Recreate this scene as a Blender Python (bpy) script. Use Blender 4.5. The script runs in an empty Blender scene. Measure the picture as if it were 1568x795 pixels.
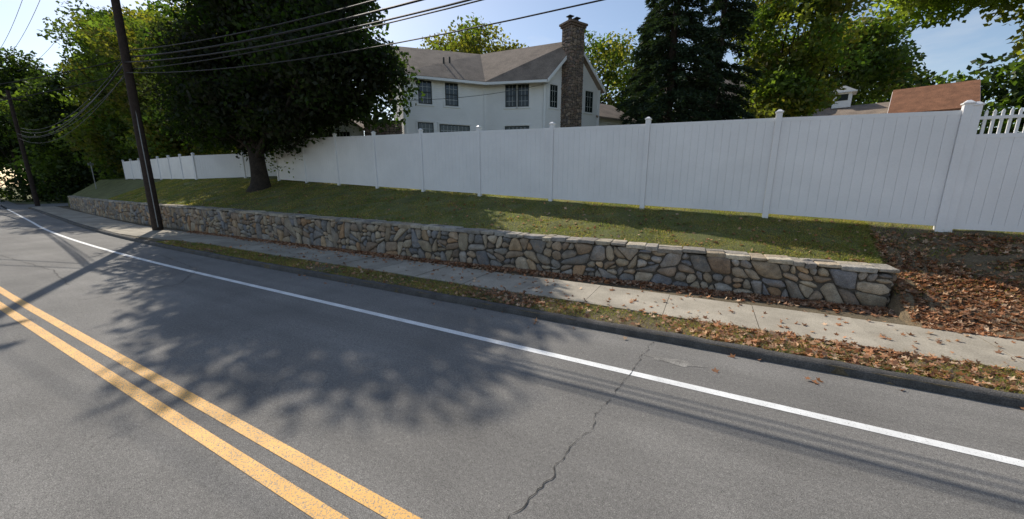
import bpy, math, numpy as np, random
from mathutils import Vector
rng=np.random.default_rng(7); random.seed(11)
S=bpy.context.scene
# ------------------------------------------------------------ helpers
def link(o,parent=None):
    S.collection.objects.link(o)
    if parent: o.parent=parent
    return o
def empty(name):
    o=bpy.data.objects.new(name,None); return link(o)
class MB:
    def __init__(s): s.v=[];s.f=[];s.c=[]
    def poly(s,pts,col=(1,1,1)):
        n=len(s.v); s.v+= [tuple(p) for p in pts]; s.f.append(tuple(range(n,n+len(pts)))); s.c.append(col)
    def mesh(s,vs,fs,col=(1,1,1)):
        n=len(s.v); s.v+=[tuple(p) for p in vs]
        for f in fs: s.f.append(tuple(i+n for i in f)); s.c.append(col)
    def box(s,c,size,rot=0,col=(1,1,1),jit=0,taper=1):
        sx,sy,sz=[a/2 for a in size]; cr,sr=math.cos(rot),math.sin(rot); vs=[]
        for dz in(-1,1):
            k=taper if dz>0 else 1
            for dx,dy in((-1,-1),(1,-1),(1,1),(-1,1)):
                x=dx*sx*k+random.uniform(-jit,jit);y=dy*sy*k+random.uniform(-jit,jit);z=dz*sz+random.uniform(-jit,jit)*.6
                vs.append((c[0]+x*cr-y*sr,c[1]+x*sr+y*cr,c[2]+z))
        s.mesh(vs,[(3,2,1,0),(4,5,6,7),(0,1,5,4),(1,2,6,5),(2,3,7,6),(3,0,4,7)],col)
    def tube(s,pts,rad,n=8,col=(1,1,1),cap=True):
        pts=[Vector(p) for p in pts]; vs=[]
        for i,p in enumerate(pts):
            d=(pts[min(i+1,len(pts)-1)]-pts[max(i-1,0)]).normalized()
            a=Vector((0,0,1)) if abs(d.z)<.9 else Vector((1,0,0))
            u=d.cross(a).normalized(); w=d.cross(u)
            r=rad[i] if hasattr(rad,'__len__') else rad
            for k in range(n):
                t=2*math.pi*k/n; vs.append(p+u*r*math.cos(t)+w*r*math.sin(t))
        fs=[]
        for i in range(len(pts)-1):
            for k in range(n): fs.append((i*n+k,i*n+(k+1)%n,(i+1)*n+(k+1)%n,(i+1)*n+k))
        if cap: fs.append(tuple(range(n-1,-1,-1))); fs.append(tuple((len(pts)-1)*n+k for k in range(n)))
        s.mesh(vs,fs,col)
    def build(s,name,mat,parent=None,smooth=False,bevel=0):
        me=bpy.data.meshes.new(name); me.from_pydata(s.v,[],s.f)
        a=me.attributes.new('tint','FLOAT_COLOR','FACE')
        c=np.ones((len(s.f),4),dtype=np.float32); c[:,:3]=np.array(s.c); a.data.foreach_set('color',c.ravel())
        if smooth: me.polygons.foreach_set('use_smooth',[True]*len(s.f))
        me.materials.append(mat); me.update()
        o=link(bpy.data.objects.new(name,me),parent)
        if bevel:
            m=o.modifiers.new('b','BEVEL'); m.width=bevel; m.segments=2; m.limit_method='ANGLE'
        return o
def fast_mesh(name,V,k,tint,mat,parent=None):
    n=V.shape[0]; me=bpy.data.meshes.new(name)
    me.vertices.add(n*k); me.vertices.foreach_set('co',V.astype(np.float32).ravel())
    me.loops.add(n*k); me.loops.foreach_set('vertex_index',np.arange(n*k,dtype=np.int32))
    me.polygons.add(n); me.polygons.foreach_set('loop_start',np.arange(0,n*k,k,dtype=np.int32))
    me.update(calc_edges=True)
    a=me.attributes.new('tint','FLOAT_COLOR','FACE')
    c=np.ones((n,4),dtype=np.float32); c[:,:3]=tint; a.data.foreach_set('color',c.ravel())
    me.materials.append(mat); me.validate()
    return link(bpy.data.objects.new(name,me),parent)
def unit(a): return a/np.linalg.norm(a,axis=-1,keepdims=True)
def leaves(name,P,size,tint,mat,parent=None,up=.6,aspect=.62):
    n=len(P); N=rng.normal(size=(n,3)); N[:,2]+=up; N=unit(N)
    A=unit(np.cross(N,rng.normal(size=(n,3)))); B=np.cross(N,A)
    s=(size*rng.uniform(.7,1.3,n))[:,None]
    V=np.stack([P-A*s*.5,P+B*s*.5*aspect+N*s*.1,P+A*s*.5,P-B*s*.5*aspect+N*s*.1],1)
    return fast_mesh(name,V,4,tint,mat,parent)
# ------------------------------------------------------------ materials
def new_mat(name):
    m=bpy.data.materials.new(name); m.use_nodes=True; nt=m.node_tree; nt.nodes.clear()
    out=nt.nodes.new('ShaderNodeOutputMaterial'); return m,nt,out
def N(nt,t,**kw):
    n=nt.nodes.new(t)
    for k,v in kw.items(): setattr(n,k,v)
    return n
def noise(nt,scale,detail=4,rough=.6,vec=None):
    if vec is None:
        g=N(nt,'ShaderNodeNewGeometry'); vec=g.outputs['Position']
    n=N(nt,'ShaderNodeTexNoise'); n.inputs['Scale'].default_value=scale; n.inputs['Detail'].default_value=detail; n.inputs['Roughness'].default_value=rough
    nt.links.new(vec,n.inputs['Vector']); return n
def ramp(nt,fac,stops):
    r=N(nt,'ShaderNodeValToRGB'); e=r.color_ramp.elements
    while len(e)<len(stops): e.new(.5)
    for i,(p,c) in enumerate(stops):
        e[i].position=p; e[i].color=(c,c,c,1) if not hasattr(c,'__len__') else (*c,1)
    nt.links.new(fac,r.inputs[0]); return r
def mix(nt,a,b,fac,mode='MIX'):
    m=N(nt,'ShaderNodeMix',data_type='RGBA',blend_type=mode)
    for s,v in((m.inputs[0],fac),(m.inputs[6],a),(m.inputs[7],b)):
        if isinstance(v,(int,float)): s.default_value=v
        elif isinstance(v,tuple): s.default_value=(*v,1)
        else: nt.links.new(v,s)
    return m.outputs[2]
def surf(name,color=None,rough=.8,var=.35,vscale=3,fine=.25,fscale=60,bump=.3,bscale=60,bdist=.01,spec=.3,bump2=None,stain=None):
    m,nt,out=new_mat(name); b=N(nt,'ShaderNodeBsdfPrincipled')
    if color is None:
        at=N(nt,'ShaderNodeAttribute',attribute_name='tint'); base=at.outputs['Color']
    else:
        rg=N(nt,'ShaderNodeRGB'); rg.outputs[0].default_value=(*color,1); base=rg.outputs[0]
    n1=noise(nt,vscale); r1=ramp(nt,n1.outputs[0],[(.3,1-var),(.7,1+var*.5)])
    c=mix(nt,base,r1.outputs[0],1.0,'MULTIPLY')
    if stain:
        ns=noise(nt,stain[1],5,.7); c=mix(nt,c,stain[0],ramp(nt,ns.outputs[0],[(.5,0.0),(.72,stain[2])]).outputs[0])
    n2=noise(nt,fscale,3); r2=ramp(nt,n2.outputs[0],[(.3,1-fine),(.7,1+fine*.6)])
    c=mix(nt,c,r2.outputs[0],1.0,'MULTIPLY')
    nt.links.new(c,b.inputs['Base Color']); b.inputs['Roughness'].default_value=rough; b.inputs['Specular IOR Level'].default_value=spec
    if bump:
        nb=noise(nt,bscale,5); bp=N(nt,'ShaderNodeBump'); bp.inputs['Strength'].default_value=bump; bp.inputs['Distance'].default_value=bdist
        nt.links.new(nb.outputs[0],bp.inputs['Height'])
        if bump2:
            nb2=noise(nt,bump2[0],3); bq=N(nt,'ShaderNodeBump'); bq.inputs['Strength'].default_value=1; bq.inputs['Distance'].default_value=bump2[1]
            nt.links.new(nb2.outputs[0],bq.inputs['Height']); nt.links.new(bq.outputs[0],bp.inputs['Normal'])
        nt.links.new(bp.outputs[0],b.inputs['Normal'])
    nt.links.new(b.outputs[0],out.inputs[0]); return m
def leafmat(name,trans=.45,boost=(1.9,2.1,.7)):
    m,nt,out=new_mat(name); at=N(nt,'ShaderNodeAttribute',attribute_name='tint')
    d=N(nt,'ShaderNodeBsdfDiffuse'); t=N(nt,'ShaderNodeBsdfTranslucent'); g=N(nt,'ShaderNodeBsdfGlossy'); g.inputs['Roughness'].default_value=.5
    g.inputs['Color'].default_value=(.5,.5,.5,1)
    nt.links.new(at.outputs['Color'],d.inputs['Color'])
    tc=mix(nt,at.outputs['Color'],boost,1.0,'MULTIPLY'); nt.links.new(tc,t.inputs['Color'])
    a=N(nt,'ShaderNodeMixShader'); a.inputs[0].default_value=trans; nt.links.new(d.outputs[0],a.inputs[1]); nt.links.new(t.outputs[0],a.inputs[2])
    b=N(nt,'ShaderNodeMixShader'); b.inputs[0].default_value=.03; nt.links.new(a.outputs[0],b.inputs[1]); nt.links.new(g.outputs[0],b.inputs[2])
    nt.links.new(b.outputs[0],out.inputs[0]); return m
def asphalt():
    m,nt,out=new_mat('asphalt'); b=N(nt,'ShaderNodeBsdfPrincipled')
    g=N(nt,'ShaderNodeNewGeometry'); mp=N(nt,'ShaderNodeMapping'); mp.inputs['Scale'].default_value=(.12,1.1,1); nt.links.new(g.outputs['Position'],mp.inputs[0])
    n1=noise(nt,1.0,4,.6,mp.outputs[0]); c=ramp(nt,n1.outputs[0],[(.3,(.172,.164,.152)),(.7,(.24,.228,.21))]).outputs[0]
    n0=noise(nt,.5,5); c=mix(nt,c,ramp(nt,n0.outputs[0],[(.3,.78),(.7,1.14)]).outputs[0],1.0,'MULTIPLY')
    nm=noise(nt,26,6,.9); c=mix(nt,c,ramp(nt,nm.outputs[0],[(.3,.58),(.5,1.0),(.7,1.45)]).outputs[0],1.0,'MULTIPLY')
    n2=noise(nt,110,3,.8); c=mix(nt,c,ramp(nt,n2.outputs[0],[(.32,.36),(.5,1.0),(.7,1.85)]).outputs[0],1.0,'MULTIPLY')
    v=N(nt,'ShaderNodeTexVoronoi'); v.inputs['Scale'].default_value=36; nt.links.new(g.outputs['Position'],v.inputs['Vector'])
    r=ramp(nt,v.outputs['Distance'],[(.08,1.0),(.18,0.0)])
    sp=ramp(nt,noise(nt,9,2).outputs[0],[(.44,0.0),(.58,.8)])
    mm=N(nt,'ShaderNodeMath',operation='MULTIPLY'); nt.links.new(r.outputs[0],mm.inputs[0]); nt.links.new(sp.outputs[0],mm.inputs[1])
    c=mix(nt,c,(.46,.43,.38),mm.outputs[0])
    v2=N(nt,'ShaderNodeTexVoronoi',feature='DISTANCE_TO_EDGE'); v2.inputs['Scale'].default_value=1.1
    nd=noise(nt,3,4); dm=N(nt,'ShaderNodeVectorMath',operation='ADD'); nt.links.new(g.outputs['Position'],dm.inputs[0]); nt.links.new(nd.outputs['Color'],dm.inputs[1]); nt.links.new(dm.outputs[0],v2.inputs['Vector'])
    r3=ramp(nt,v2.outputs['Distance'],[(.003,1.0),(.008,0.0)]); ar=ramp(nt,noise(nt,.22,2).outputs[0],[(.55,0.0),(.66,.55)])
    m3=N(nt,'ShaderNodeMath',operation='MULTIPLY'); nt.links.new(r3.outputs[0],m3.inputs[0]); nt.links.new(ar.outputs[0],m3.inputs[1]); c=mix(nt,c,(.06,.056,.05),m3.outputs[0])
    nt.links.new(c,b.inputs['Base Color']); b.inputs['Roughness'].default_value=.88; b.inputs['Specular IOR Level'].default_value=.25
    bp=N(nt,'ShaderNodeBump'); bp.inputs['Strength'].default_value=.7; bp.inputs['Distance'].default_value=.01
    nt.links.new(n2.outputs[0],bp.inputs['Height']); nt.links.new(bp.outputs[0],b.inputs['Normal'])
    nt.links.new(b.outputs[0],out.inputs[0]); return m
def paint(name,col,wear):
    m,nt,out=new_mat(name); b=N(nt,'ShaderNodeBsdfPrincipled')
    n=noise(nt,70,6,.75); r=ramp(nt,n.outputs[0],[(wear,0.0),(wear+.08,1.0)])
    n3=noise(nt,2.5,4); c0=mix(nt,col,ramp(nt,n3.outputs[0],[(.3,.78),(.65,1.05)]).outputs[0],1.0,'MULTIPLY')
    c=mix(nt,(.20,.19,.17),c0,r.outputs[0]); nt.links.new(c,b.inputs['Base Color']); b.inputs['Roughness'].default_value=.7
    nt.links.new(b.outputs[0],out.inputs[0]); return m
M_as=asphalt()
M_yel=paint('yellow_paint',(.85,.46,.11),.41); M_whi=paint('white_paint',(.82,.82,.80),.35)
M_curb=surf('bitumen_curb',(.12,.112,.104),.9,.35,4,.5,70,1,60,.02)
M_patch=surf('worn_patch',(.26,.247,.225),.9,.45,6,.5,60,.5,80,.005)
M_grd=surf('ground_soil_grass',None,.95,.35,1.2,.5,45,.8,50,.03)
M_grass=leafmat('grass_blades',.5,(1.5,1.7,.8)); M_leaf=leafmat('foliage',.48); M_dead=leafmat('dead_leaves',.2,(1.4,1.15,.9))
M_stone=surf('field_stone',None,.9,.35,6,.4,70,1,30,.022,bump2=(6,.035),stain=((.42,.29,.18),3.5,.5))
M_cap=surf('cap_stone',None,.9,.35,7,.35,60,1,30,.02,bump2=(9,.03))
M_mort=surf('mortar',(.10,.088,.073),.95,.3,8,.3,80,.5,60,.01)
M_vinyl=surf('white_vinyl',(.84,.83,.83),.38,.07,.9,.03,30,.0,spec=.45)
M_side=surf('white_clapboard',(.87,.865,.85),.6,.06,1,.03,30,.0)
M_roof=surf('asphalt_shingle',(.29,.23,.18),.95,.3,1.2,.4,22,.6,25,.03)
M_bark=surf('bark',(.055,.043,.034),.95,.4,5,.5,30,1,18,.05)
M_pole=surf('creosote_wood',(.05,.035,.028),.9,.4,6,.4,40,.7,30,.01)
M_dark=surf('dark_frame',(.02,.028,.026),.5,.1,3,.1,30,0)
M_wire=surf('black_cable',(.015,.015,.016),.6,.1,3,.1,30,0)
M_trim=surf('white_trim',(.84,.84,.83),.5,.05,1,.03,30,0)
M_tar=surf('crack_tar',(.07,.066,.062),.8,.5,9,.5,60,.4,60,.005)
M_red=surf('cedar_shingle',(.28,.13,.07),.9,.3,2,.4,20,.6,20,.03)
M_metal=surf('galvanised_metal',(.3,.31,.31),.45,.1,3,.1,30,0)
m,nt,out=new_mat('window_glass'); b=N(nt,'ShaderNodeBsdfPrincipled'); b.inputs['Base Color'].default_value=(.015,.022,.022,1); b.inputs['Roughness'].default_value=.08
nt.links.new(b.outputs[0],out.inputs[0]); M_glass=m
# ------------------------------------------------------------ camera, light
cam=bpy.data.cameras.new('camera'); co=link(bpy.data.objects.new('camera',cam)); S.camera=co
cam.sensor_width=36; cam.lens=560/1568*36; cam.clip_end=2000; cam.clip_start=.05
co.location=(0,0,2.5); co.rotation_euler=(math.radians(90-11.8),0,math.radians(28))
EL=math.radians(40); hd=Vector((.88,-.47)).normalized()
tr=Vector((hd.x*math.cos(EL),hd.y*math.cos(EL),-math.sin(EL)))
sl=bpy.data.lights.new('sun','SUN'); sl.energy=5.0; sl.angle=math.radians(.5); sl.color=(1,.93,.82)
so=link(bpy.data.objects.new('sun',sl)); so.rotation_euler=tr.to_track_quat('-Z','Y').to_euler(); so.location=(-30,20,40)
w=bpy.data.worlds.new('World'); S.world=w; w.use_nodes=True; nt=w.node_tree; bg=nt.nodes['Background']
sky=nt.nodes.new('ShaderNodeTexSky'); sky.sky_type='NISHITA'; sky.sun_disc=False; sky.sun_elevation=EL; sky.sun_rotation=math.atan2(-hd.x,-hd.y)
sky.dust_density=.6; sky.air_density=1.0; sky.ozone_density=1.5
tc=nt.nodes.new('ShaderNodeTexCoord'); mp=nt.nodes.new('ShaderNodeMapping'); mp.inputs['Scale'].default_value=(1.2,1.2,4.5); nt.links.new(tc.outputs['Generated'],mp.inputs[0])
cn=noise(nt,1.9,6,.6,mp.outputs[0]); cr=ramp(nt,cn.outputs[0],[(.52,0.0),(.76,.4)])
skm=mix(nt,sky.outputs[0],(1.04,.985,.94),1.0,'MULTIPLY'); skc=mix(nt,skm,(6.2,6.2,6.1),cr.outputs[0])
nt.links.new(skc,bg.inputs[0]); bg.inputs[1].default_value=.15
S.view_settings.view_transform='Standard'; S.view_settings.look='None'; S.view_settings.exposure=0
# ------------------------------------------------------------ terrain functions
def off(X):
    d=np.maximum(-np.asarray(X,float)-12,0); return np.where(d<26,.0023*d*d,1.555+(d-26)*.105)
def Yw(X): return np.interp(X,[-58,-55,-45,-38,-31.6,-21,-8,3.3,60],[12.1,11.6,10.25,9.55,9.05,8.68,8.85,9.36,9.8])
WE=3.24
def Zt(X): return np.interp(X,[-58,-21,-8,-1,3.4],[1.27,1.34,1.18,1.03,.88])
def Yf(X): return np.interp(X,[-52,-33.5,-26,-24.5,4.55,60],[14.9,13.2,14.0,14.02,11.55,11.3])
def Zf(X): return np.interp(X,[-52,-33,-24.5,4.55,60],[2.85,2.72,2.66,1.48,1.4])
def sst(x,a,b): t=np.clip((x-a)/(b-a),0,1); return t*t*(3-2*t)
def H(X,Y):
    X,Y=np.broadcast_arrays(np.asarray(X,float),np.asarray(Y,float))
    yr=Y-off(X); yw=Yw(X); yf=Yf(X); zf=Zf(X)
    low=np.where(yr<5.99,-.03,.105)
    s=np.clip((Y-yw-.4)/(yf-yw-.4),0,1); zl=Zt(X)-.07; lawn=zl+(zf-zl)*s
    lawn=np.where(Y>yw+.22,lawn,low)
    s2=np.clip((Y-8.5)/(yf-8.5),0,1); slope=low+(zf-low)*s2**1.1
    k=sst(X,WE-.03,WE+.12); z=lawn*(1-k)+slope*k
    b=Y-yf; z=z+np.where(b>0,np.minimum(b*.12,1.6)+np.clip(b-13,0,50)*.01,0)
    g=sst(X,-59.3,-58.7); z=np.where(Y>yw+.2, z*g-.03*(1-g), z)
    return np.where((X<-60.5),-.03,z)
xs=np.unique(np.concatenate([[-400,-200,-140,-100,-80,-72,-66,-61,-60.6,-60.4],np.arange(-60,-58,.25),np.arange(-58,3,.5),np.arange(3,4,.08),np.arange(4,20,.4),np.arange(20,60,5),[80,140,250,400]]))
rows=[]
for X in xs:
    o_=float(off(X)); yw=float(Yw(X)); yf=float(Yf(X))
    ys=[-400,-100,-30,5.98+o_,6.0+o_]+list(np.linspace(6.3+o_,yw-.15,6) if yw-.15>6.3+o_ else np.linspace(6.01+o_,6.05+o_,6))
    base=max(yw,6.1+o_)
    ys+= [base+.12,base+.215,base+.225,base+.4]
    y2=max(yf,base+1.5)
    ys+= list(np.linspace(base+.4,y2,9)[1:])+[y2+d for d in(1,3,6,10,13,20,35,60,110,400)]
    rows.append(ys)
rows=np.array(rows); XX=np.repeat(xs[:,None],rows.shape[1],1); ZZ=H(XX,rows)
ZZ=ZZ+np.where((rows>Yw(XX)+.3),rng.normal(0,.012,ZZ.shape),0)+np.where((XX>WE+.15)&(rows>8.6)&(rows<11.4),rng.normal(0,.025,ZZ.shape),0)
V=np.stack([XX,rows,ZZ],-1).reshape(-1,3); nx,ny=rows.shape
g=MB()
ids=np.arange(nx*ny).reshape(nx,ny)
g.v=[tuple(p) for p in V]
for i in range(nx-1):
    for j in range(ny-1):
        g.f.append((ids[i,j],ids[i+1,j],ids[i+1,j+1],ids[i,j+1]))
        x=(xs[i]+xs[i+1])/2; y=(rows[i,j]+rows[i,j+1])/2
        if x>WE and y>8.3 and y<12: c=(.20,.15,.09)
        elif y<float(Yw(x))+.2: c=(.17,.135,.085)
        else: c=(.17,.175,.065)
        g.c.append(c)
g.build('ground',M_grd)
# ------------------------------------------------------------ road
xr=np.concatenate([[-400,-250,-150,-110,-90,-75],np.arange(-66,-10,2),[-8,0,20,60,150,400]])
def ribbon(name,y0,y1,z,mat,xr=xr,parent=None):
    mb=MB(); n=len(xr)
    for i in range(n-1):
        a,b_=xr[i],xr[i+1]; oa,ob=float(off(a)),float(off(b_))
        mb.poly([(a,y0+oa,z),(b_,y0+ob,z),(b_,y1+ob,z),(a,y1+oa,z)])
    return mb.build(name,mat,parent)
ribbon('road',-9,5.975,0,M_as)
mb=MB(); mb.poly([(-72,8.5,.004),(-61.1,8,.004),(-61.1,120,.004),(-72,120,.004)]); mb.build('side_road',M_as)
yel=empty('yellow_centre_line')
ribbon('line_near',1.60,1.725,.004,M_yel,parent=yel); ribbon('line_far',1.34,1.465,.004,M_yel,parent=yel)
ribbon('white_edge_line',4.66,4.785,.004,M_whi)
mb=MB(); mb.poly([(-.22+.36*math.cos(a)*(1+.25*math.sin(3*a)+.08*math.sin(9*a)),5.34+.085*math.sin(a)*(1+.3*math.cos(5*a)),.004) for a in np.arange(0,6.28,.12)]); mb.build('asphalt_patch',M_patch)
def crack(pts,wid):
    mb=MB(); P=[]
    for (a,b_) in zip(pts[:-1],pts[1:]):
        n=max(2,int(math.dist(a,b_)/.04))
        for k in range(n):
            t=k/n; P.append((a[0]+(b_[0]-a[0])*t,a[1]+(b_[1]-a[1])*t))
    P.append(pts[-1]); L=[];R=[]; jx=0
    for i,p in enumerate(P):
        d=Vector(P[min(i+1,len(P)-1)])-Vector(P[max(0,i-1)]); d.normalize(); n=Vector((-d.y,d.x))
        jx=jx*.8+random.gauss(0,.012); w_=wid*random.uniform(.05,1.3)
        c=Vector(p)+n*jx; L.append((*(c+n*w_),.0075)); R.append((*(c-n*w_),.0075))
    for i in range(len(P)-1): mb.poly([R[i],R[i+1],L[i+1],L[i]])
    return mb
mb=MB()
for pts,wd in(([(-.55,5.9),(-.65,5.43),(-.72,4.75),(-.84,4.1),(-.86,3.42),(-.97,2.9),(-.95,2.58),(-1.1,2.03),(-1.3,1.2)],.0048),
              ([(-17,5.4),(-13,4.9),(-11.6,3.9),(-11.9,2.3)],.008),([(-14,2.6),(-17,2.9),(-22,2.7)],.008)):
    c=crack(pts,wd); mb.mesh(c.v,c.f)
mb.build('road_crack',M_tar)
# ------------------------------------------------------------ curb
path=[(x,5.975+float(off(x))) for x in np.concatenate([np.arange(60,12,-4),np.arange(12,-57.5,-.25)])]
ex,ey=path[-1]
for k in range(1,9):
    t=k/8*math.pi/2; path.append((ex-3.6*math.sin(t),ey+.35+3.6*(1-math.cos(t))))
path+= [(path[-1][0],path[-1][1]+d) for d in(2,6,20,60)]
mb=MB(); prof=[(0,-.02),(.008,.075),(.035,.115),(.09,.13),(.15,.122),(.19,.09)]
vs=[]
for i,p in enumerate(path):
    a=Vector(path[max(i-1,0)]);b_=Vector(path[min(i+1,len(path)-1)]); d=(b_-a).normalized(); n=Vector((d.y,-d.x))
    wob=random.gauss(0,.007); wz=random.gauss(0,.006)
    for (o1,z1) in prof: vs.append((p[0]+n.x*(o1+wob),p[1]+n.y*(o1+wob),z1+wz))
k=len(prof); fs=[]
for i in range(len(path)-1):
    for j in range(k-1): fs.append((i*k+j,i*k+j+1,(i+1)*k+j+1,(i+1)*k+j))
mb.mesh(vs,fs); mb.build('curb',M_curb,smooth=True)
# ------------------------------------------------------------ sidewalk
def sn(x): return float(np.interp(x,[-24,-18],[6.17,6.93])+off(x))
def sf(x): return float(np.interp(x,[-60,-26,-18],[7.7,7.85,8.33])+off(x))
mb=MB(); x=20.45
while x>-60:
    x2=x-1.5; gp=.010; dz=random.uniform(0,.012); t=random.uniform(-.004,.004); c=random.uniform(.86,1.08)
    X1,X2=x-gp,x2+gp
    top=[(X1,sn(X1),.125+dz+t),(X2,sn(X2),.125+dz-t),(X2,sf(X2),.13+dz-t),(X1,sf(X1),.13+dz+t)]
    bot=[(p[0],p[1],.05) for p in top]
    mb.mesh(bot+top,[(7,6,5,4),(0,1,5,4),(1,2,6,5),(2,3,7,6),(3,0,4,7)],(c*.42,c*.375,c*.30)); x=x2
M_sw=surf('sidewalk_concrete',None,.9,.3,1.3,.3,60,.4,90,.006,stain=((.27,.235,.18),.8,.55))
mb.build('sidewalk',M_sw,bevel=.006)
# ------------------------------------------------------------ stone wall
pal=[(.36,.31,.25),(.29,.27,.245),(.44,.36,.26),(.52,.37,.23),(.38,.28,.20),(.48,.40,.30),(.25,.235,.22),(.48,.30,.17),(.33,.30,.27),(.42,.33,.23),(.31,.24,.18),(.55,.45,.33),(.44,.33,.23),(.27,.265,.27),(.50,.41,.29),(.40,.36,.31)]
def area(P): return .5*abs(sum(P[i][0]*P[(i+1)%len(P)][1]-P[(i+1)%len(P)][0]*P[i][1] for i in range(len(P))))
def cut(P,m,n):
    A=[];B=[]
    for i in range(len(P)):
        a=P[i];b=P[(i+1)%len(P)]
        da=(a[0]-m[0])*n[0]+(a[1]-m[1])*n[1]; db=(b[0]-m[0])*n[0]+(b[1]-m[1])*n[1]
        (A if da<=0 else B).append(a)
        if da*db<0:
            t=da/(da-db); q=(a[0]+(b[0]-a[0])*t,a[1]+(b[1]-a[1])*t); A.append(q);B.append(q)
    return A,B
def subdivide(P,amin,amax,res):
    st=[(P,math.exp(random.uniform(math.log(amin),math.log(amax))))]
    while st:
        Q,th=st.pop(); x=[p[0] for p in Q];z=[p[1] for p in Q]; w_=max(x)-min(x);h=max(z)-min(z)
        if area(Q)<th or len(Q)<3: res.append(Q); continue
        t=random.uniform(.34,.66); m=(min(x)+w_*t,min(z)+h*t)
        if w_/1.2>h*random.uniform(.8,1.2): n=(1,random.gauss(0,.34))
        else: n=(random.gauss(0,.26),1)
        A,B=cut(Q,m,n)
        if len(A)<3 or len(B)<3: res.append(Q); continue
        for q in(A,B): st.append((q,th if random.random()<.45 else math.exp(random.uniform(math.log(amin),math.log(amax)))))
def stone_face(mb,L,Hm,mapf,amin=.04,amax=.28,palette=pal,dep=.07):
    res=[]; subdivide([(0,0),(L,0),(L,Hm),(0,Hm)],amin,amax,res)
    for Q in res:
        if len(Q)<3 or area(Q)<.002: continue
        P=[]
        for i in range(len(Q)):
            a=Q[i];b=Q[(i+1)%len(Q)]; l=math.dist(a,b)
            if l<.05: P.append(((a[0]+b[0])/2,(a[1]+b[1])/2)); continue
            c=min(.34,.085/l*random.uniform(.5,1.4)); ks=[c,.5,1-c] if l>.16 else [c,1-c]
            for t in ks:
                j=.008 if t==.5 else 0
                P.append((a[0]+(b[0]-a[0])*t+random.uniform(-j,j),a[1]+(b[1]-a[1])*t+random.uniform(-j,j)))
        cx=sum(p[0] for p in P)/len(P); cz=sum(p[1] for p in P)/len(P); n=len(P)
        if n<4: continue
        x=[p[0] for p in P];z=[p[1] for p in P]; mw=max(.03,(max(x)-min(x))/2); mh=max(.03,(max(z)-min(z))/2)
        D=dep*random.uniform(.4,1.1); tx,tz=random.gauss(0,.07),random.gauss(0,.08)
        ir=[random.uniform(0,.010) for _ in P]; rings=[]
        for gap,dd in((.003,-.035),(.008,D*.25),(.022,D*.62),(.06,D*.9)):
            rr=[]
            for j,p in enumerate(P):
                gx=max(.35,1-(gap+ir[j])/mw); gz=max(.35,1-(gap+ir[j])/mh); qx,qz=(p[0]-cx)*gx,(p[1]-cz)*gz
                rr.append(mapf(cx+qx,cz+qz,dd+((qx*tx+qz*tz)+random.gauss(0,.004) if dd>0 else 0)))
            rings.append(rr)
        vs=sum(rings,[])+[mapf(cx,cz,D+random.uniform(0,.02))]
        fs=[]
        for r in range(3):
            for i in range(n): fs.append((r*n+i,r*n+(i+1)%n,(r+1)*n+(i+1)%n,(r+1)*n+i))
        for i in range(n): fs.append((3*n+i,3*n+(i+1)%n,4*n))
        b=random.uniform(.72,1.18); c=random.choice(palette); mb.mesh(vs,fs,tuple(v*b for v in c))
wp=[(float(x),float(Yw(x))) for x in np.arange(WE,-55.1,-.45)]
lx,ly=wp[-1]
for k in range(1,8):
    t=k/7*math.pi/2*.9; wp.append((lx-2.8*math.sin(t)-.3*k*.3,ly+.35*k*.3+2.8*(1-math.cos(t))))
wp.append((wp[-1][0]-.1,wp[-1][1]+3))
cum=[0]
for a,b in zip(wp[:-1],wp[1:]): cum.append(cum[-1]+math.dist(a,b))
cum=np.array(cum); WX=np.array([p[0] for p in wp]); WY=np.array([p[1] for p in wp]); Lw=cum[-1]
def wpos(s,d):
    x=np.interp(s,cum,WX);y=np.interp(s,cum,WY); x2=np.interp(s+.2,cum,WX)-np.interp(s-.2,cum,WX); y2=np.interp(s+.2,cum,WY)-np.interp(s-.2,cum,WY)
    l=math.hypot(x2,y2); return x-y2/l*d, y+x2/l*d, x
WB=.06
def wmap(s,t,d):
    x,y,x0=wpos(min(max(s,0),Lw),d); h=float(Zt(x0))-.085-WB; return (x,y,WB+t*h)
wall=empty('stone_retaining_wall')
mb=MB(); stone_face(mb,Lw,1.0,wmap)
ye=float(Yw(WE)); TH=.48
def emap(s,t,d): return (WE+d,ye+TH-s,WB+t*(float(Zt(WE))-.09-WB))
stone_face(mb,TH,1.0,emap,amin=.04,amax=.12)
mb.build('face_stones',M_stone,wall,smooth=True)
mb=MB()
n=int(Lw/.4)
for i in range(n):
    s0,s1=i*Lw/n,(i+1)*Lw/n
    pts=[]
    for s in(s0,s1):
        f=wpos(s,-.010); bk=wpos(s,-TH+.02); h=float(Zt(f[2]))-.1; pts.append((f,bk,h))
    (f0,b0,h0),(f1,b1,h1)=pts
    mb.poly([(f0[0],f0[1],0),(f0[0],f0[1],h0),(f1[0],f1[1],h1),(f1[0],f1[1],0)])
    mb.poly([(f0[0],f0[1],h0),(b0[0],b0[1],h0),(b1[0],b1[1],h1),(f1[0],f1[1],h1)])
    mb.poly([(b0[0],b0[1],0),(b0[0],b0[1],h0),(b1[0],b1[1],h1),(b1[0],b1[1],0)])
mb.poly([(WE-.01,ye+.03,0),(WE-.01,ye+TH,0),(WE-.01,ye+TH,.78),(WE-.01,ye+.03,.78)])
mb.build('mortar_core',M_mort,wall)
mb=MB(); s=-.06
cpal=[(.50,.43,.33),(.42,.37,.30),(.54,.47,.36),(.37,.33,.28),(.48,.39,.28),(.44,.40,.34),(.33,.30,.27)]
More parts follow.
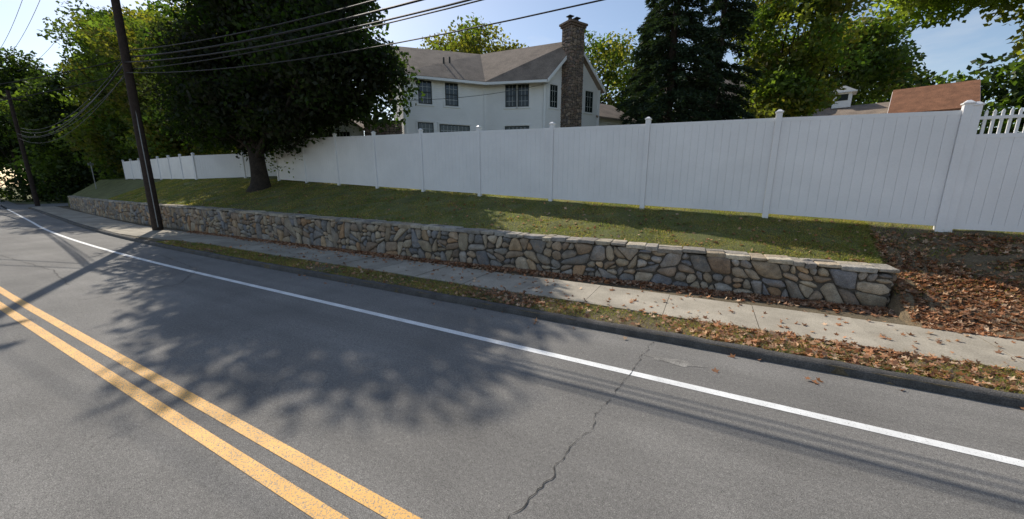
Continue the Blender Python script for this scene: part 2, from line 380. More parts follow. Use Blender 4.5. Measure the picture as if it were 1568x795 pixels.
while s<Lw-.3:
    wdt=random.uniform(.18,.6); e=min(s+wdt-.012,Lw)
    splits=[(.06,-TH-.02)] if random.random()<.3 else (lambda q:[(.06,q+.006),(q-.006,-TH-.02)])(-random.uniform(.15,.32))
    for (d0,d1) in splits:
        th=random.uniform(.06,.12)
        d0+=random.uniform(-.03,.02); tz=random.uniform(-.018,.018); vs=[]
        x0=wpos(max(s,0),0)[2]; zt=float(Zt(x0))+tz
        for z in(zt-th,zt):
            for (ss,dd) in((s,d0),((s+e)/2,d0+random.uniform(-.01,.03)*(1 if d0>0 else 0)),(e,d0),(e,d1),(s,d1)):
                q=wpos(min(max(ss,0),Lw),dd+random.uniform(-.018,.018)); 
                x_=q[0]+(-min(ss,0)); vs.append((x_+random.uniform(-.018,.018),q[1],z+random.uniform(-.009,.009)))
        c=random.choice(cpal); b=random.uniform(.72,1.15)
        mb.mesh(vs,[(4,3,2,1,0),(5,6,7,8,9),(0,1,6,5),(1,2,7,6),(2,3,8,7),(3,4,9,8),(4,0,5,9)],tuple(v*b for v in c))
    s+=wdt
mb.build('cap_stones',M_cap,wall,bevel=.018)
# ------------------------------------------------------------ fences
def fence(name,pts,h,picket=False,boardw=.19,posth=.12,last=True):
    root=empty(name); P=MB();B=MB()
    for i,(x,y,z) in enumerate(pts):
        if i==len(pts)-1 and not last: break
        a=pts[min(i+1,len(pts)-1)];b=pts[max(i-1,0)]; rot=math.atan2(a[1]-b[1],a[0]-b[0])
        zb=z-.3; zt=z+h+posth
        P.box((x,y,(zb+zt)/2),(.135,.135,zt-zb),rot)
        P.box((x,y,zt+.012),(.175,.175,.03),rot); P.box((x,y,zt+.052),(.15,.15,.05),rot,taper=.35)
    for (x0,y0,z0),(x1,y1,z1) in zip(pts[:-1],pts[1:]):
        L=math.hypot(x1-x0,y1-y0); rot=math.atan2(y1-y0,x1-x0); ux,uy=(x1-x0)/L,(y1-y0)/L; inner=L-.14
        n=max(1,round(inner/boardw)); bw=inner/n
        def at(t): return (x0+ux*t,y0+uy*t,z0+(z1-z0)*t/L)
        hs=h-.45 if picket else h
        def sheared(B,t0,t1,za,zb,th):
            a=at(t0);b=at(t1); nx_,ny_=-uy*th/2,ux*th/2; vs=[]
            for zz in(za,zb):
                vs+=[(a[0]-nx_,a[1]-ny_,a[2]+zz),(b[0]-nx_,b[1]-ny_,b[2]+zz),(b[0]+nx_,b[1]+ny_,b[2]+zz),(a[0]+nx_,a[1]+ny_,a[2]+zz)]
            B.mesh(vs,[(3,2,1,0),(4,5,6,7),(0,1,5,4),(1,2,6,5),(2,3,7,6),(3,0,4,7)])
        for k in range(n):
            t0=.07+k*bw; wob=random.gauss(0,.0012)
            prof=[(0,.015),(.005,.020),(bw-.007,.020),(bw-.002,.015)]
            vs=[]
            for zz in(.06,hs-.05):
                for (q,dd) in prof: p=at(t0+.001+q); dd+=wob; vs.append((p[0]+uy*dd,p[1]-ux*dd,p[2]+zz))
                for (q,dd) in reversed(prof): p=at(t0+.001+q); vs.append((p[0]-uy*dd,p[1]+ux*dd,p[2]+zz))
            fs=[(i,(i+1)%8,8+(i+1)%8,8+i) for i in range(8)]
            B.mesh(vs,fs)
        sheared(B,.06,L-.06,.0,.11,.046); sheared(B,.06,L-.06,hs-.09,hs,.048)
        sheared(B,.07,L-.07,.06,hs-.05,.012)
        if picket:
            sheared(B,.06,L-.06,h-.16,h-.10,.045)
            q=.14
            while q<L-.12:
                sheared(B,q,q+.045,hs-.02,h-.02,.022)
                p=at(q+.0225); B.box((p[0],p[1],p[2]+h+.005),(.05,.03,.05),rot,taper=.2); q+=.115
    P.build('posts',M_vinyl,root,bevel=.006); B.build('panels',M_vinyl,root,bevel=0)
    return root
fp=[]
for i in range(10):
    x=4.55-i*3.184; fp.append((x,float(Yf(x)),float(Zf(x))+.09+random.uniform(-.01,.01)))
fence('white_vinyl_fence',fp,2.41)
x0=4.55+.13
fence('white_picket_top_fence',[(x0,float(Yf(x0))+.01,1.52),(x0+2.9,11.5,1.50),(x0+5.8,11.45,1.48),(x0+8.7,11.42,1.46)],2.42,picket=True)
fb=[(-27,16.5),(-30,15),(-33.3,13.4)]+[(-33.3-k*2.6,13.4+k*.22) for k in range(1,8)]
fence('white_garden_fence',[(x,y,float(H(x,y))+.06) for x,y in fb],1.65)
# ------------------------------------------------------------ house
def V2(a,b,t): return (a[0]+(b[0]-a[0])*t,a[1]+(b[1]-a[1])*t)
def clap(mb,A,B,z0,z1,step=.13,gable=None):
    L=math.dist(A,B); ux,uy=(B[0]-A[0])/L,(B[1]-A[1])/L; nx_,ny_=uy,-ux
    z=z0; top=gable or z1
    while z<top-.01:
        zz=min(z+step,top)
        def ext(zq):
            if gable and zq>z1: k=(zq-z1)/(gable-z1); return L*.5*k,L-L*.5*k
            return 0,L
        a0,a1=ext(z);b0,b1=ext(zz)
        p=lambda t,zq,d:(A[0]+ux*t+nx_*d,A[1]+uy*t+ny_*d,zq)
        mb.poly([p(a0,z,.022),p(a1,z,.022),p(b1,zz,.0),p(b0,zz,.0)])
        mb.poly([p(a0,z,.0),p(a1,z,.0),p(a1,z,.022),p(a0,z,.022)])
        z=zz
def window(F,G,Mn,A,B,t,wd,z0,z1,cols=2,rows_=4):
    L=math.dist(A,B); ux,uy=(B[0]-A[0])/L,(B[1]-A[1])/L; nx_,ny_=uy,-ux; rot=math.atan2(uy,ux)
    cx,cy=V2(A,B,t); zc=(z0+z1)/2; h=z1-z0
    at=lambda q,d:(cx+ux*q+nx_*d,cy+uy*q+ny_*d)
    for q in(-wd/2,wd/2): x,y=at(q,.04); F.box((x,y,zc),(.05,.07,h+.05),rot)
    for zz in(z0,z1,zc): x,y=at(0,.042 if zz!=zc else .038); F.box((x,y,zz),(wd-.055,.06,.05),rot)
    x,y=at(0,.028); G.box((x,y,zc),(wd-.05,.012,h-.04),rot)
    for k in range(1,cols+1):
        q=-wd/2+wd*k/(cols+1); x,y=at(q,.045); Mn.box((x,y,zc),(.024,.012,h-.06),rot)
    for k in range(1,rows_):
        if k*2==rows_: continue
        x,y=at(0,.049); Mn.box((x,y,z0+h*k/rows_),(wd-.06,.010,.024),rot)
    for q in(-wd/2-.085,wd/2+.085): x,y=at(q,.035); W_.box((x,y,zc),(.11,.05,h+.1),rot)
    for zz,e in((z0-.095,.30),(z1+.11,.26)): x,y=at(0,.04); W_.box((x,y,zz),(wd+e,.07,.11),rot)
M_munt=surf('muntin',(.5,.52,.51),.5,.1,3,.1,30,0)
Lc=(-18.4,19.4);C0=(-14.8,23.7);C1=(-10.8,25.1);C2=(-8.25,29.7)
n1=(-.76,.64); EZ=9.5; RZ=12.3; GZ=2.8
Rl=(Lc[0]+4.2*n1[0],Lc[1]+4.2*n1[1]); R0=(C0[0]+4.0*n1[0]+.9,C0[1]+4*n1[1]+.3); Lb=(Lc[0]+8.4*n1[0],Lc[1]+8.4*n1[1]); Mg=V2(C1,C2,.5)
C2b=(-19.5,33.5)
house=empty('white_colonial_house')
Wm=MB();F_=MB();G_=MB();Mn=MB();W_=MB();R_=MB()
clap(Wm,Lc,C0,GZ,EZ);clap(Wm,C0,C1,GZ,EZ);clap(Wm,C1,C2,GZ,EZ,gable=RZ-.1);clap(Wm,Lb,Lc,GZ,EZ,gable=RZ-.1)
Wm.poly([(*C2,GZ),(*C2b,GZ),(*C2b,EZ),(*C2,EZ)]); Wm.poly([(*C2b,GZ),(*Lb,GZ),(*Lb,EZ),(*C2b,EZ)])
for t in(.249,.572): window(F_,G_,Mn,Lc,C0,t,.85,7.75,9.15)
window(F_,G_,Mn,Lc,C0,.24,1.0,5.0,6.5,3); window(F_,G_,Mn,Lc,C0,.6,2.1,5.0,6.45,7,4)
for dt in(-.105,.105): window(F_,G_,Mn,C0,C1,.55+dt,.72,7.8,9.2)
window(F_,G_,Mn,C0,C1,.55,1.7,4.9,6.45,5)
window(F_,G_,Mn,C1,C2,.15,.6,7.8,9.2); window(F_,G_,Mn,C1,C2,.80,.7,7.8,9.2); window(F_,G_,Mn,C1,C2,.80,.7,5,6.3)
def ext(P,d,k): return (P[0]+d[0]*k,P[1]+d[1]*k)
u1=(.64,.76); o1=(.76,-.64); c01=Vector((C1[0]-C0[0],C1[1]-C0[1])).normalized(); o2=(c01.y,-c01.x); g12=Vector((C2[0]-C1[0],C2[1]-C1[1])).normalized(); o3=(g12.y,-g12.x)
k_=.35; dz=.25
eL=ext(ext(Lc,o1,k_),u1,-.4); e0=(C0[0]+.33,C0[1]-.45); e1=ext(ext(C1,o2,k_),o3,.35); mR=ext(Mg,o3,.35); e2=ext(ext(C2,o3,.35),g12,k_); rL=ext(Rl,u1,-.4)
def slab(mb,pts,th=.14):
    lo=[(p[0],p[1],p[2]-th) for p in pts]; n=len(pts)
    mb.mesh(lo+list(pts),[tuple(range(n-1,-1,-1)),tuple(range(n,2*n))]+[(i,(i+1)%n,n+(i+1)%n,n+i) for i in range(n)])
slab(R_,[(*eL,EZ-dz+.14),(*e0,EZ-dz+.14),(*R0,RZ+.1),(*rL,RZ+.1)])
slab(R_,[(*e0,EZ-dz+.141),(*e1,EZ-dz+.141),(*mR,RZ+.101),(*R0,RZ+.101)])
Lbx=ext(ext(Lb,o1,-.3),u1,-.4)
slab(R_,[(*rL,RZ+.1),(*R0,RZ+.1),(*C2b,EZ),(*Lbx,EZ-.1)]); slab(R_,[(*mR,RZ+.1),(*e2,EZ-.1),(*C2b,EZ-.1),(*R0,RZ+.1)])
def beam(mb,a,b,w_=.12,h=.16):
    a=Vector(a);b=Vector(b); d=(b-a); rot=math.atan2(d.y,d.x); n=Vector((-math.sin(rot),math.cos(rot),0))*w_/2; z=Vector((0,0,h/2))
    mb.mesh([a-n-z,b-n-z,b+n-z,a+n-z,a-n+z,b-n+z,b+n+z,a+n+z],[(3,2,1,0),(4,5,6,7),(0,1,5,4),(1,2,6,5),(2,3,7,6),(3,0,4,7)])
beam(W_,(eL[0]+.05,eL[1]-.05,EZ-.26),(e0[0]+.05,e0[1]-.05,EZ-.26)); beam(W_,(e0[0],e0[1]-.06,EZ-.262),(e1[0],e1[1]-.06,EZ-.262))
beam(W_,(e1[0]+.03,e1[1],EZ-.24),(mR[0]+.03,mR[1],RZ-.14),.06,.24); beam(W_,(mR[0]+.03,mR[1],RZ-.14),(e2[0]+.03,e2[1],EZ-.24),.06,.24)
for P in(C0,C1,C2,Lc): W_.box((P[0]+.02,P[1]-.02,(GZ+EZ)/2),(.16,.16,EZ-GZ-.1),.6)
for (t,q) in((.55,.45),(.62,.5)):
    a=V2(eL,e0,t);b=V2(rL,R0,t); p=V2(a,b,q); zz=EZ+(RZ-EZ)*q; F_.tube([(p[0],p[1],zz-.1),(p[0],p[1],zz+.45)],.06,8)
D0=ext(C2,g12,-.2); D1=ext(C2,g12,4.2)
clap(Wm,(D0[0]-.3,D0[1]+.2),(D1[0]-.3,D1[1]+.2),GZ,7.7); clap(Wm,(D1[0]-.3,D1[1]+.2),(D1[0]-5,D1[1]+2.6),GZ,7.7,gable=9.2)
a=ext(D0,o3,.1);b=ext(D1,o3,.15); b=ext(b,g12,.3); slab(R_,[(a[0],a[1],7.6),(b[0],b[1],7.6),(b[0]-2.5,b[1]+1.4,9.3),(a[0]-2.5,a[1]+1.4,9.3)])
window(F_,G_,Mn,(D0[0]-.3,D0[1]+.2),(D1[0]-.3,D1[1]+.2),.45,.8,5.7,6.9)
A0=(-23.0,16.4);A1=(-20.3,17.6);A2=(-18.55,19.3)
clap(Wm,A0,A1,GZ,6.0,gable=7.0); window(F_,G_,Mn,A0,A1,.45,1.3,4.6,5.75,5)
ap=V2(A0,A1,.5); slab(R_,[(A0[0]-.2,A0[1]-.3,5.95),(ap[0],ap[1]-.3,7.15),(ap[0]-2,ap[1]+4,7.15),(A0[0]-2.2,A0[1]+4,5.95)]); slab(R_,[(A1[0]+.2,A1[1]-.2,5.95),(A1[0]-2,A1[1]+4,5.95),(ap[0]-2,ap[1]+4,7.151),(ap[0],ap[1]-.3,7.151)])
Wm.build('walls',M_side,house);F_.build('window_frames',M_dark,house);G_.build('window_glass',M_glass,house);Mn.build('muntins',M_munt,house);W_.build('trim',M_trim,house);R_.build('roof',M_roof,house)
Ch=MB(); Core=MB()
crot=math.atan2(g12.y,g12.x); cc=ext(ext(Mg,o3,.35),g12,-.45)
def stone_box(mb,core,cx,cy,rot,sx,sy,z0,z1,pl):
    core.box((cx,cy,(z0+z1)/2),(sx-.02,sy-.02,z1-z0),rot)
    for (ang,L,D) in((0,sx,sy/2),(math.pi/2,sy,sx/2),(math.pi,sx,sy/2),(-math.pi/2,sy,sx/2)):
        a=rot+ang; tx,ty=math.cos(a),math.sin(a); nx_,ny_=ty,-tx
        def mp(s,t,d,tx=tx,ty=ty,nx_=nx_,ny_=ny_,L=L,D=D): return (cx+tx*(s-L/2)+nx_*(D+d),cy+ty*(s-L/2)+ny_*(D+d),z0+t)
        stone_face(mb,L,z1-z0,mp,amin=.03,amax=.12,palette=pl,dep=.04)
cp=[(.30,.23,.18),(.24,.19,.16),(.36,.28,.22),(.19,.16,.15),(.38,.30,.23),(.29,.20,.16)]
stone_box(Ch,Core,cc[0],cc[1],crot,1.3,.9,GZ,13.0,cp)
sc=V2(A1,A2,.5); stone_box(Ch,Core,sc[0],sc[1],math.atan2(A2[1]-A1[1],A2[0]-A1[0]),2.3,.8,GZ,6.5,cp)
for z,e in((13.06,.16),(13.2,.3)): Ch.box((cc[0],cc[1],z),(1.3+e,.9+e,.13),crot,(.20,.14,.11))
Ch.build('chimney_stones',M_stone,house);Core.build('chimney_core',M_mort,house)
Cp=MB()
for q in(-.33,.28): x,y=ext(cc,(g12.x,g12.y),q); Cp.tube([(x,y,13.25),(x,y,13.6)],[.15,.13],12); Cp.box((x,y,13.68),(.4,.4,.04),crot)
Cp.build('flue_pots',M_dark,house)
def simple_house(name,c,sx,sy,rot,z0,ze,zr,roofm,wins=3):
    r=empty(name);Wl=MB();Rf=MB();Tr=MB();Gl=MB()
    ux,uy=math.cos(rot),math.sin(rot); P=lambda a,b:(c[0]+ux*a-uy*b,c[1]+uy*a+ux*b)
    p=[P(-sx/2,-sy/2),P(sx/2,-sy/2),P(sx/2,sy/2),P(-sx/2,sy/2)]
    clap(Wl,p[0],p[1],z0,ze,.16);clap(Wl,p[1],p[2],z0,ze,.16,gable=zr);clap(Wl,p[2],p[3],z0,ze,.16);clap(Wl,p[3],p[0],z0,ze,.16,gable=zr)
    q=[P(-sx/2-.3,-sy/2-.35),P(sx/2+.3,-sy/2-.35),P(sx/2+.3,0),P(-sx/2-.3,0),P(sx/2+.3,sy/2+.35),P(-sx/2-.3,sy/2+.35)]
    slab(Rf,[(*q[0],ze-.1),(*q[1],ze-.1),(*q[2],zr+.15),(*q[3],zr+.15)]); slab(Rf,[(*q[3],zr+.151),(*q[2],zr+.151),(*q[4],ze-.1),(*q[5],ze-.1)])
    beam(Tr,(*q[0],ze-.33),(*q[1],ze-.33)); beam(Tr,(*q[1],ze-.3),(*q[2],zr-.08),.06,.2); beam(Tr,(*q[0],ze-.3),(*q[3],zr-.08),.06,.2)
    for k in range(wins):
        x,y=P(-sx/2+sx*(k+.5)/wins,-sy/2-.03); Tr.box((x,y,ze-1.2),(1.1,.05,1.5),rot,(.8,.8,.8)); Gl.box((x,y-.04,ze-1.2),(.85,.06,1.25),rot)
    Wl.build('walls',M_side,r);Rf.build('roof',roofm,r);Tr.build('trim',M_trim,r);Gl.build('window_glass',M_glass,r); return r
simple_house('white_neighbour_house',(1.5,49),10,9,.35,3,10.2,14,M_roof)
simple_house('white_neighbour_house',(-11,54),9,8,-.3,3,10.2,13.2,M_roof)
gb=simple_house('low_outbuilding',(11.3,47),8.5,6,-.2,3,8.15,9.45,M_roof,4)
cx_,cy_=10.2,47.25
cu=MB(); cu.box((cx_,cy_,10.05),(1.35,1.35,1.3),-.2); cu.box((cx_,cy_,10.74),(1.95,1.95,.1),-.2); cu.build('cupola_body',M_trim,gb)
cu=MB(); cu.box((cx_,cy_,11.1),(1.85,1.85,.62),-.2,taper=.12); cu.build('cupola_roof',M_metal,gb)
cu=MB()
for k in range(4):
    a=-.2+k*math.pi/2; cu.box((cx_+.685*math.cos(a),cy_+.685*math.sin(a),10.3),(.03,.8,.55),a)
cu.build('cupola_louvers',M_dark,gb)
simple_house('cedar_roof_barn',(15.0,43.5),4.0,6,-.3,3,7.9,10.0,M_red,2)
# ------------------------------------------------------------ trees
def crown_points(ells,nclump,per,cr,shell=.35,flat=.65):
    C=[]
    vol=np.array([e[3]*e[4]*e[5] for e in ells])**.8; vol=vol/vol.sum()
    for i in range(nclump):
        e=ells[rng.choice(len(ells),p=vol)]; d=unit(rng.normal(size=3)); r=rng.uniform(shell,1.0)**.6
        C.append([e[0]+d[0]*e[3]*r,e[1]+d[1]*e[4]*r,e[2]+d[2]*e[5]*r])
    C=np.array(C); rad=cr*rng.uniform(.55,1.35,nclump)
    cnt=np.maximum(5,(per*(rad/cr)**2)).astype(int); idx=np.repeat(np.arange(nclump),cnt); n=len(idx)
    d=unit(rng.normal(size=(n,3))); r=rng.uniform(.15,1.15,n)**.6
    P=C[idx]+d*(r*rad[idx])[:,None]*np.array([1,1,flat])
    return C,rad,idx,P
def make_tree(name,base,ells,nclump,per,cr,leaf,cols,trunk_r,trunk_h,mat=None,limbs=22,lean=(0,0),shell=.3,k=1.0):
    mat=mat or M_leaf
    root=empty(name); C,rad,idx,P=crown_points(ells,nclump,per,cr,shell)
    cols=np.array(cols)*k; cc_=cols[rng.integers(0,len(cols),nclump)]*rng.uniform(.65,1.25,(nclump,1))
    t=cc_[idx]*rng.uniform(.7,1.35,(len(P),1)); 
    leaves('crown',P,leaf,t,mat,root,up=.5)
    T=MB(); bx,by,bz=base; top=np.array([bx+lean[0],by+lean[1],bz+trunk_h])
    zs=[-.3,0,.25,.7,trunk_h*.5,trunk_h]; rs=[1.9,1.6,1.25,1.05,.95,.85]
    T.tube([(bx+lean[0]*max(z,0)/trunk_h+(.06*math.sin(z*2)),by+lean[1]*max(z,0)/trunk_h,bz+z) for z in zs],[trunk_r*r for r in rs],14)
    sel=rng.choice(nclump,min(limbs,nclump),replace=False)
    for q in sel:
        c=C[q]; st=top-np.array([0,0,rng.uniform(0,trunk_h*.35)]); mid=(st+c)/2+rng.normal(0,.35,3)+np.array([0,0,-.3]); q1=st*.75+c*.25+np.array([0,0,.3])
        r0=trunk_r*rng.uniform(.25,.5); T.tube([st,q1,mid,c*.85+mid*.15,c],[r0,r0*.8,r0*.55,r0*.3,r0*.12],6,cap=False)
    T.build('trunk_and_limbs',M_bark,root,smooth=True); return root
dk=[(.036,.055,.016),(.026,.042,.014),(.048,.07,.02),(.032,.048,.02)]
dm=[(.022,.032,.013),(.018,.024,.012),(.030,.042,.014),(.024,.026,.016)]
gr=[(.08,.12,.025),(.06,.095,.022),(.10,.14,.028),(.07,.09,.022)]
yg=[(.15,.16,.035),(.11,.14,.032),(.18,.16,.035),(.085,.12,.028),(.14,.125,.035)]
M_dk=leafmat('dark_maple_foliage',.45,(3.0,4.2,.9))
hb=float(H(-23.3,12.4))
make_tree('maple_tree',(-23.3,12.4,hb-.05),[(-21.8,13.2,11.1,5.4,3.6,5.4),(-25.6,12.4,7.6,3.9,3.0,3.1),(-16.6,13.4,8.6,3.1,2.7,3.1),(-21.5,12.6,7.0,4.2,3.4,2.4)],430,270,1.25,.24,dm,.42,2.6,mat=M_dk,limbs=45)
make_tree('oak_tree',(-46,18,2.8),[(-46,18,11,5,5,6.5),(-44,17,7,3.5,3.5,3)],180,120,1.4,.36,yg,.4,4)
make_tree('oak_tree',(-37,20.5,2.8),[(-37,20.5,12,4.3,4,5.5)],130,120,1.3,.34,yg+gr,.35,5)
make_tree('oak_tree',(-55,18,2.8),[(-55,18,12,6,5,7.5),(-57,17,6.5,4,3.5,3.5)],220,120,1.5,.38,gr+yg,.4,4)
make_tree('oak_tree',(-66,29,0),[(-66,29,16,9,8,12)],230,100,1.9,.5,yg+gr,.5,5)
make_tree('oak_tree',(-76,25,0),[(-76,25,18,8,7,9)],210,100,1.9,.5,gr+dk,.5,7)
make_tree('oak_tree',(-78,19,0),[(-78,19,10,6,6,7),(-76,18,5,5,4,3)],190,110,1.8,.5,dk+gr,.5,5)
make_tree('oak_tree',(-92,16.5,0),[(-92,17,13,6,5,8)],170,100,1.9,.5,dk+gr[:2],.4,4)
make_tree('yellowing_tree',(-27,41,4),[(-27,41,15.0,6.5,6,6.0)],150,90,1.7,.42,yg,.4,7,shell=.5)
make_tree('yellowing_tree',(-15,50,4),[(-15,50,14.5,8,6,5.5)],150,90,1.8,.45,gr+yg,.4,8,shell=.5)
make_tree('yellowing_tree',(4.3,34,3.2),[(4.2,34,12.5,3.2,3.6,6.8),(3.6,33.5,7,2.2,3,3.5)],200,120,1.1,.32,yg+gr[:1],.3,5,k=1.15)
make_tree('yellowing_tree',(12,58,3.5),[(12,58,15,5.5,5,5.5)],130,90,1.7,.5,yg+gr,.3,8)
slm=[(.20,.26,.05),(.24,.28,.06),(.16,.22,.04),(.28,.27,.06)]
make_tree('sunlit_maple_tree',(13.5,20.0,3),[(9.6,18.4,9.5,3.7,3.1,2.8),(6.5,19.4,10.1,2.7,2.3,1.7),(12.5,19.5,8.6,3,3,3)],260,200,.85,.22,slm,.28,4,shell=.3)
def spruce(name,base,h,R,n=240,col=dk,leaf=.22):
    root=empty(name); bx,by,bz=base; Ps=[];Ds=[];T=MB()
    T.tube([(bx,by,bz-.2),(bx,by,bz+h*.5),(bx,by,bz+h)],[.32,.18,.02],10)
    for i in range(n):
        f=(i+rng.uniform(0,1))/n; z=.6+f**.95*(h-.8); r=R*(1-f)**.8*rng.uniform(.6,1.15)+.2; a=rng.uniform(0,2*math.pi)
        d=np.array([math.cos(a),math.sin(a),0]); m=int(max(25,130*r))
        t=rng.uniform(.08,1,m)**.7; P=np.array([bx,by,bz+z])+d*(t*r)[:,None]; P[:,2]+= .10*r*t-.42*r*t**2+rng.normal(0,.05,m)
        side=rng.normal(0,1,m)*(.09*r*(1.15-t)+.06); P+=np.array([-d[1],d[0],0])*side[:,None]; P[:,2]-=np.abs(rng.normal(0,.16,m))
        Ps.append(P); Ds.append(np.tile(d,(m,1)))
        e=np.array([bx,by,bz+z])+d*r*.9+np.array([0,0,-.25*r]); T.tube([(bx,by,bz+z),tuple(e)],[.04,.012],4,cap=False)
    P=np.concatenate(Ps);D=np.concatenate(Ds); n_=len(P)
    A=unit(D+rng.normal(0,.5,(n_,3))+np.array([0,0,-.35])); B=unit(np.cross(A,rng.normal(size=(n_,3)))); s=(leaf*rng.uniform(.6,1.4,n_))[:,None]
    V=np.stack([P-A*s*.5,P+B*s*.16,P+A*s*.7,P-B*s*.16],1)
    c=np.array(col)[rng.integers(0,len(col),n_)]*rng.uniform(.6,1.3,(n_,1)); fast_mesh('needles',V,4,c,M_spr,root)
    T.build('trunk',M_bark,root)
M_spr=leafmat('spruce_needles',.2)
sp=[(.030,.050,.026),(.042,.064,.03),(.023,.037,.021)]
spruce('spruce_tree',(-2.9,27.0,3.1),19,3.5,300,sp)
spruce('spruce_tree',(-.3,29.2,3.1),17,2.9,210,sp)
spruce('spruce_tree',(-5.6,36,3.3),15,2.6,150,sp,.26)
def mass(name,centers,cols,leaf,per,k=1):
    C,rad,idx,P=crown_points(centers,len(centers)*55,per,2.0,.3,.7); cols=np.array(cols)*k
    cc_=cols[rng.integers(0,len(cols),len(C))]*rng.uniform(.6,1.25,(len(C),1)); leaves(name,P,leaf,cc_[idx]*rng.uniform(.75,1.3,(len(P),1)),M_leaf,None,up=.4)
mass('distant_trees',[(x,66+6*math.sin(x*.7),(11.0 if x>6 else 7.5)+2.0*math.sin(x*.37+1),6,6,6.5) for x in range(-30,66,7)],gr+dk,.7,70)
mass('distant_trees',[(-100+3*math.sin(i*2.1),12+i*7,6+2*math.sin(i*1.3),6,6,7) for i in range(-1,9)],dk+gr[:2],.7,65)
mass('distant_trees',[(-40+i*7,70+4*math.sin(i),8,6,6,6) for i in range(-8,2)],gr+dk,.75,50)
mass('roadside_shrubs',[(-84+2*math.sin(i*2),15.5+i*3,2.2,3,3,2.6) for i in range(0,6)]+[(-75,17+i*3,2,2.5,3,2.4) for i in range(5)]+[(-50-i*3,18.5,4,2.5,2,1.8) for i in range(3)],dk,.4,50)
mass('hedge_shrub',[(-25.5,17.5,5.0,2.2,1.6,1.5),(-27.5,18,4.6,1.8,1.5,1.5),(-22.6,15.6,4.6,1.4,.8,1.2)],[(.14,.17,.04),(.10,.14,.03)],.16,60)
# ------------------------------------------------------------ grass and fallen leaves
def inside_field(n,xa,xb,f0,f1,pw=1.0):
    X=xb-(xb-xa)*rng.uniform(0,1,n)**pw; t=rng.uniform(0,1,n); Y0,Y1=f0(X),f1(X); return X,Y0+(Y1-Y0)*t
def blades(name,X,Y,h,cols):
    n=len(X); Z=H(X,Y)-.01; P=np.stack([X,Y,Z],1); a=rng.uniform(0,2*np.pi,n); W=np.stack([np.cos(a),np.sin(a),np.zeros(n)],1)*.006*(1+np.abs(X[:,None])/10)
    hh=(h*rng.uniform(.4,1.4,n))[:,None]; tip=P+np.concatenate([rng.normal(0,.75,(n,2)),np.ones((n,1))],1)*hh
    V=np.stack([P-W,P+W,tip],1); c=np.array(cols)[rng.integers(0,len(cols),n)]*rng.uniform(.65,1.3,(n,1)); pt=(.5+.5*np.sin(X*1.7+np.sin(Y*2.3)*1.5)*np.cos(Y*2.9+X*.6)+.25*np.sin(X*5.1+Y*3))[:,None]
    dry=np.array([[1.25,1.0,1.05]]); patch=(1-pt)*.85+pt*dry*1.1
    fast_mesh(name,V,3,c*patch,M_grass)
gc=[(.19,.24,.06),(.24,.28,.075),(.30,.28,.11),(.17,.22,.055),(.36,.29,.15),(.27,.25,.09)]
X,Y=inside_field(170000,-40,3.4,lambda x:Yw(x)+.47,lambda x:Yf(x)+.9,1.6)
blades('lawn_grass',X,Y,.042,gc)
X,Y=inside_field(16000,3.3,12,lambda x:x*0+9.3,lambda x:Yf(x)+.3); blades('slope_grass',X,Y,.055,gc+[(.32,.25,.13)]*2)
X,Y=inside_field(75000,-20,14,lambda x:6.14+off(x),lambda x:np.array([sn(q) for q in x])+.03,1.3)
k=np.sin(X*2.1)+np.sin(X*.9+Y*4)+rng.normal(0,.8,len(X))>-.8; blades('verge_grass',X[k],Y[k],.05,gc+[(.30,.23,.12),(.24,.19,.09)])
lc=[(.42,.22,.12),(.50,.31,.18),(.33,.17,.095),(.58,.41,.27),(.25,.135,.08),(.46,.22,.11)]
LX=[];LY=[]
def addl(X,Y): LX.append(X);LY.append(Y)
X,Y=inside_field(24000,WE+.1,12,lambda x:x*0+8.3,lambda x:x*0+11.4); 
k=rng.uniform(0,1,len(X))<np.clip(1.3-(Y-8.3)/3.0+.35*np.sin(X*2.3+Y*3),.15,1); addl(X[k],Y[k])
X=WE-rng.uniform(0,1,8500)**1.2*26; addl(X,Yw(X)-.05-np.abs(rng.normal(0,.23,len(X))))
X,Y=inside_field(12000,-20,14,lambda x:6.15+off(x),lambda x:x*0+6.95+off(x),1.8); k=rng.uniform(0,1,len(X))<np.clip(.45+.5*np.sin(X*1.3)+(X+2)*.1,.15,1); addl(X[k],Y[k])
X,Y=inside_field(600,-16,12,lambda x:x*0+6.9,lambda x:x*0+8.4,1.5); addl(X,Y)
X,Y=inside_field(900,-24,3.2,lambda x:Yw(x)+.5,lambda x:Yf(x),1.2); addl(X,Y)
X,Y=inside_field(40,-10,10,lambda x:x*0+5.6,lambda x:x*0+5.96,1); addl(X,Y)
addl(np.array([1.35,1.42,3.2,.3,-2.6]),np.array([5.6,5.57,5.55,5.3,5.5]))
X=np.concatenate(LX);Y=np.concatenate(LY); Z=H(X,Y)
Z=np.where(Y-off(X)<5.97,.006,np.where((Y>6.93)&(Y<8.35)&(X>-18),.142,Z+.01))+rng.uniform(0,.03,len(X))*np.where((Y<8.35)&(Y>6.9),.3,1)
t=np.array(lc)[rng.integers(0,len(lc),len(X))]*rng.uniform(.55,1.3,(len(X),1))
n=len(X); P=np.stack([X,Y,Z],1); Nn=unit(rng.normal(0,.42,(n,3))+np.array([0,0,1])); A=unit(np.cross(Nn,rng.normal(size=(n,3)))); B=np.cross(Nn,A); s=(.045*rng.uniform(.5,1.4,n))[:,None]
vs=[]
for k in range(10):
    a=2*math.pi*k/10; r=1.0 if k%2==0 else .5
    vs.append(P+(A*math.cos(a)+B*math.sin(a))*s*r+Nn*s*(.45*rng.uniform(0,1,(n,1)) if k%2==0 else 0))
fast_mesh('fallen_leaves',np.stack(vs,1),10,t,M_dead)
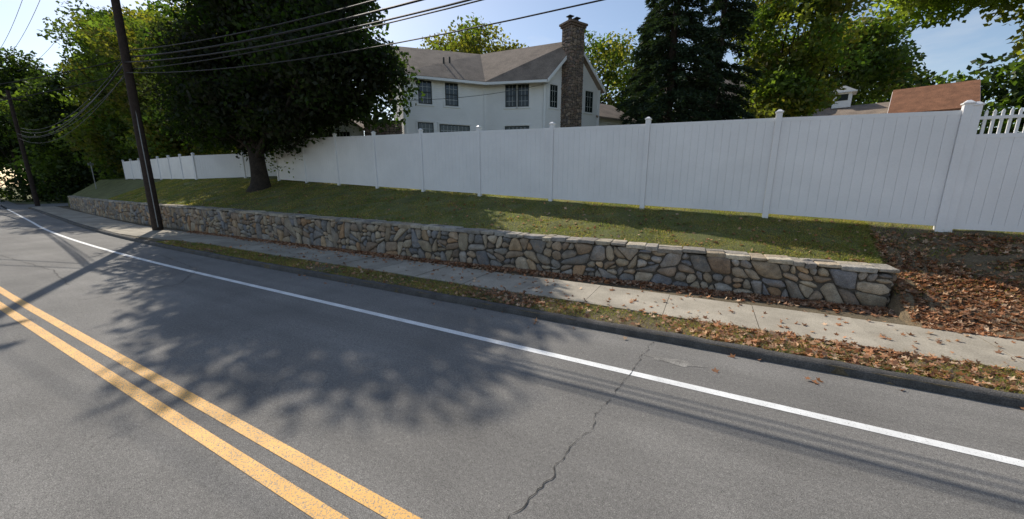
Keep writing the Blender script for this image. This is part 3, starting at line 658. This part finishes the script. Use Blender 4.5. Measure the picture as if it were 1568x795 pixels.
# ------------------------------------------------------------ utility pole, wires
up=empty('utility_pole'); px,py=-24.9,8.0; mb=MB()
mb.tube([(px,py,0),(px+.1,py,5),(px+.45,py,15)],[.22,.18,.13],16); mb.box((px+.45,py-.1,14.2),(.12,2.4,.14),0); mb.box((px+.4,py-.1,12.9),(.1,1.6,.12),0)
mb.build('shaft_and_crossarms',M_pole,up,smooth=False)
mb=MB(); mb.tube([(px+.5,py-.35,12.0),(px+.5,py-.35,13.0)],[.26,.26],14); mb.tube([(px+.22,py-.05,.3),(px+.3,py-.05,8)],.02,6)
for y in(-1.1,-.5,.5,1.0): mb.tube([(px+.45,py+y,14.28),(px+.45,py+y,14.45)],[.06,.04],8)
mb.build('transformer_and_hardware',M_metal,up)
def cat(a,b,sag,n=26):
    a=Vector(a);b=Vector(b); return [a.lerp(b,i/n)-Vector((0,0,4*sag*(i/n)*(1-i/n))) for i in range(n+1)]
mb=MB()
for (z,dy,sg,r) in((8.3,.15,1.5,.03),(8.0,-.1,1.6,.024),(7.75,.1,1.3,.018),(7.55,-.12,1.75,.016),(14.45,-1.1,1.4,.012),(14.45,-.5,1.4,.012),(14.45,1,1.4,.012),(8.6,.2,1.5,.02)):
    mb.tube(cat((px+.3,py+dy,z),(24,7.6+dy,z+.2),sg),r,5)
    mb.tube(cat((px+.3,py+dy,z),(-66,11.5+dy,z-.3),sg*.9),r,5)
mb.tube(cat((px,py,8.1),(-19,19,7.0),.5),.014,5); mb.tube(cat((px,py,7.9),(-10.5,25,9.2),1.3),.014,5); mb.tube(cat((px,py,8.2),(-60,-12,8),2.2),.02,5); mb.tube(cat((px,py,7.6),(-60,-10,7.6),2.2),.02,5)
mb.build('overhead_wires',M_wire)
for (x,y) in((-66,11.5),(24,7.6),(-92,15)):
    u=empty('utility_pole'); mb=MB(); mb.tube([(x,y,0),(x,y,12)],[.2,.14],12); mb.box((x,y,11.2),(.12,2.4,.14)); mb.build('shaft_and_crossarms',M_pole,u)
sg=empty('street_sign'); mb=MB(); z0=float(H(-53.5,13.2)); mb.box((-53.5,13.2,z0+1.2),(.06,.05,2.6)); mb.box((-53.5,13.2,z0+2.35),(.04,.6,.22),.7); mb.tube([(-53.5,13.2,z0+2.5),(-53.5,13.2,z0+2.56)],.04,8); mb.build('post_and_plate',M_metal,sg)
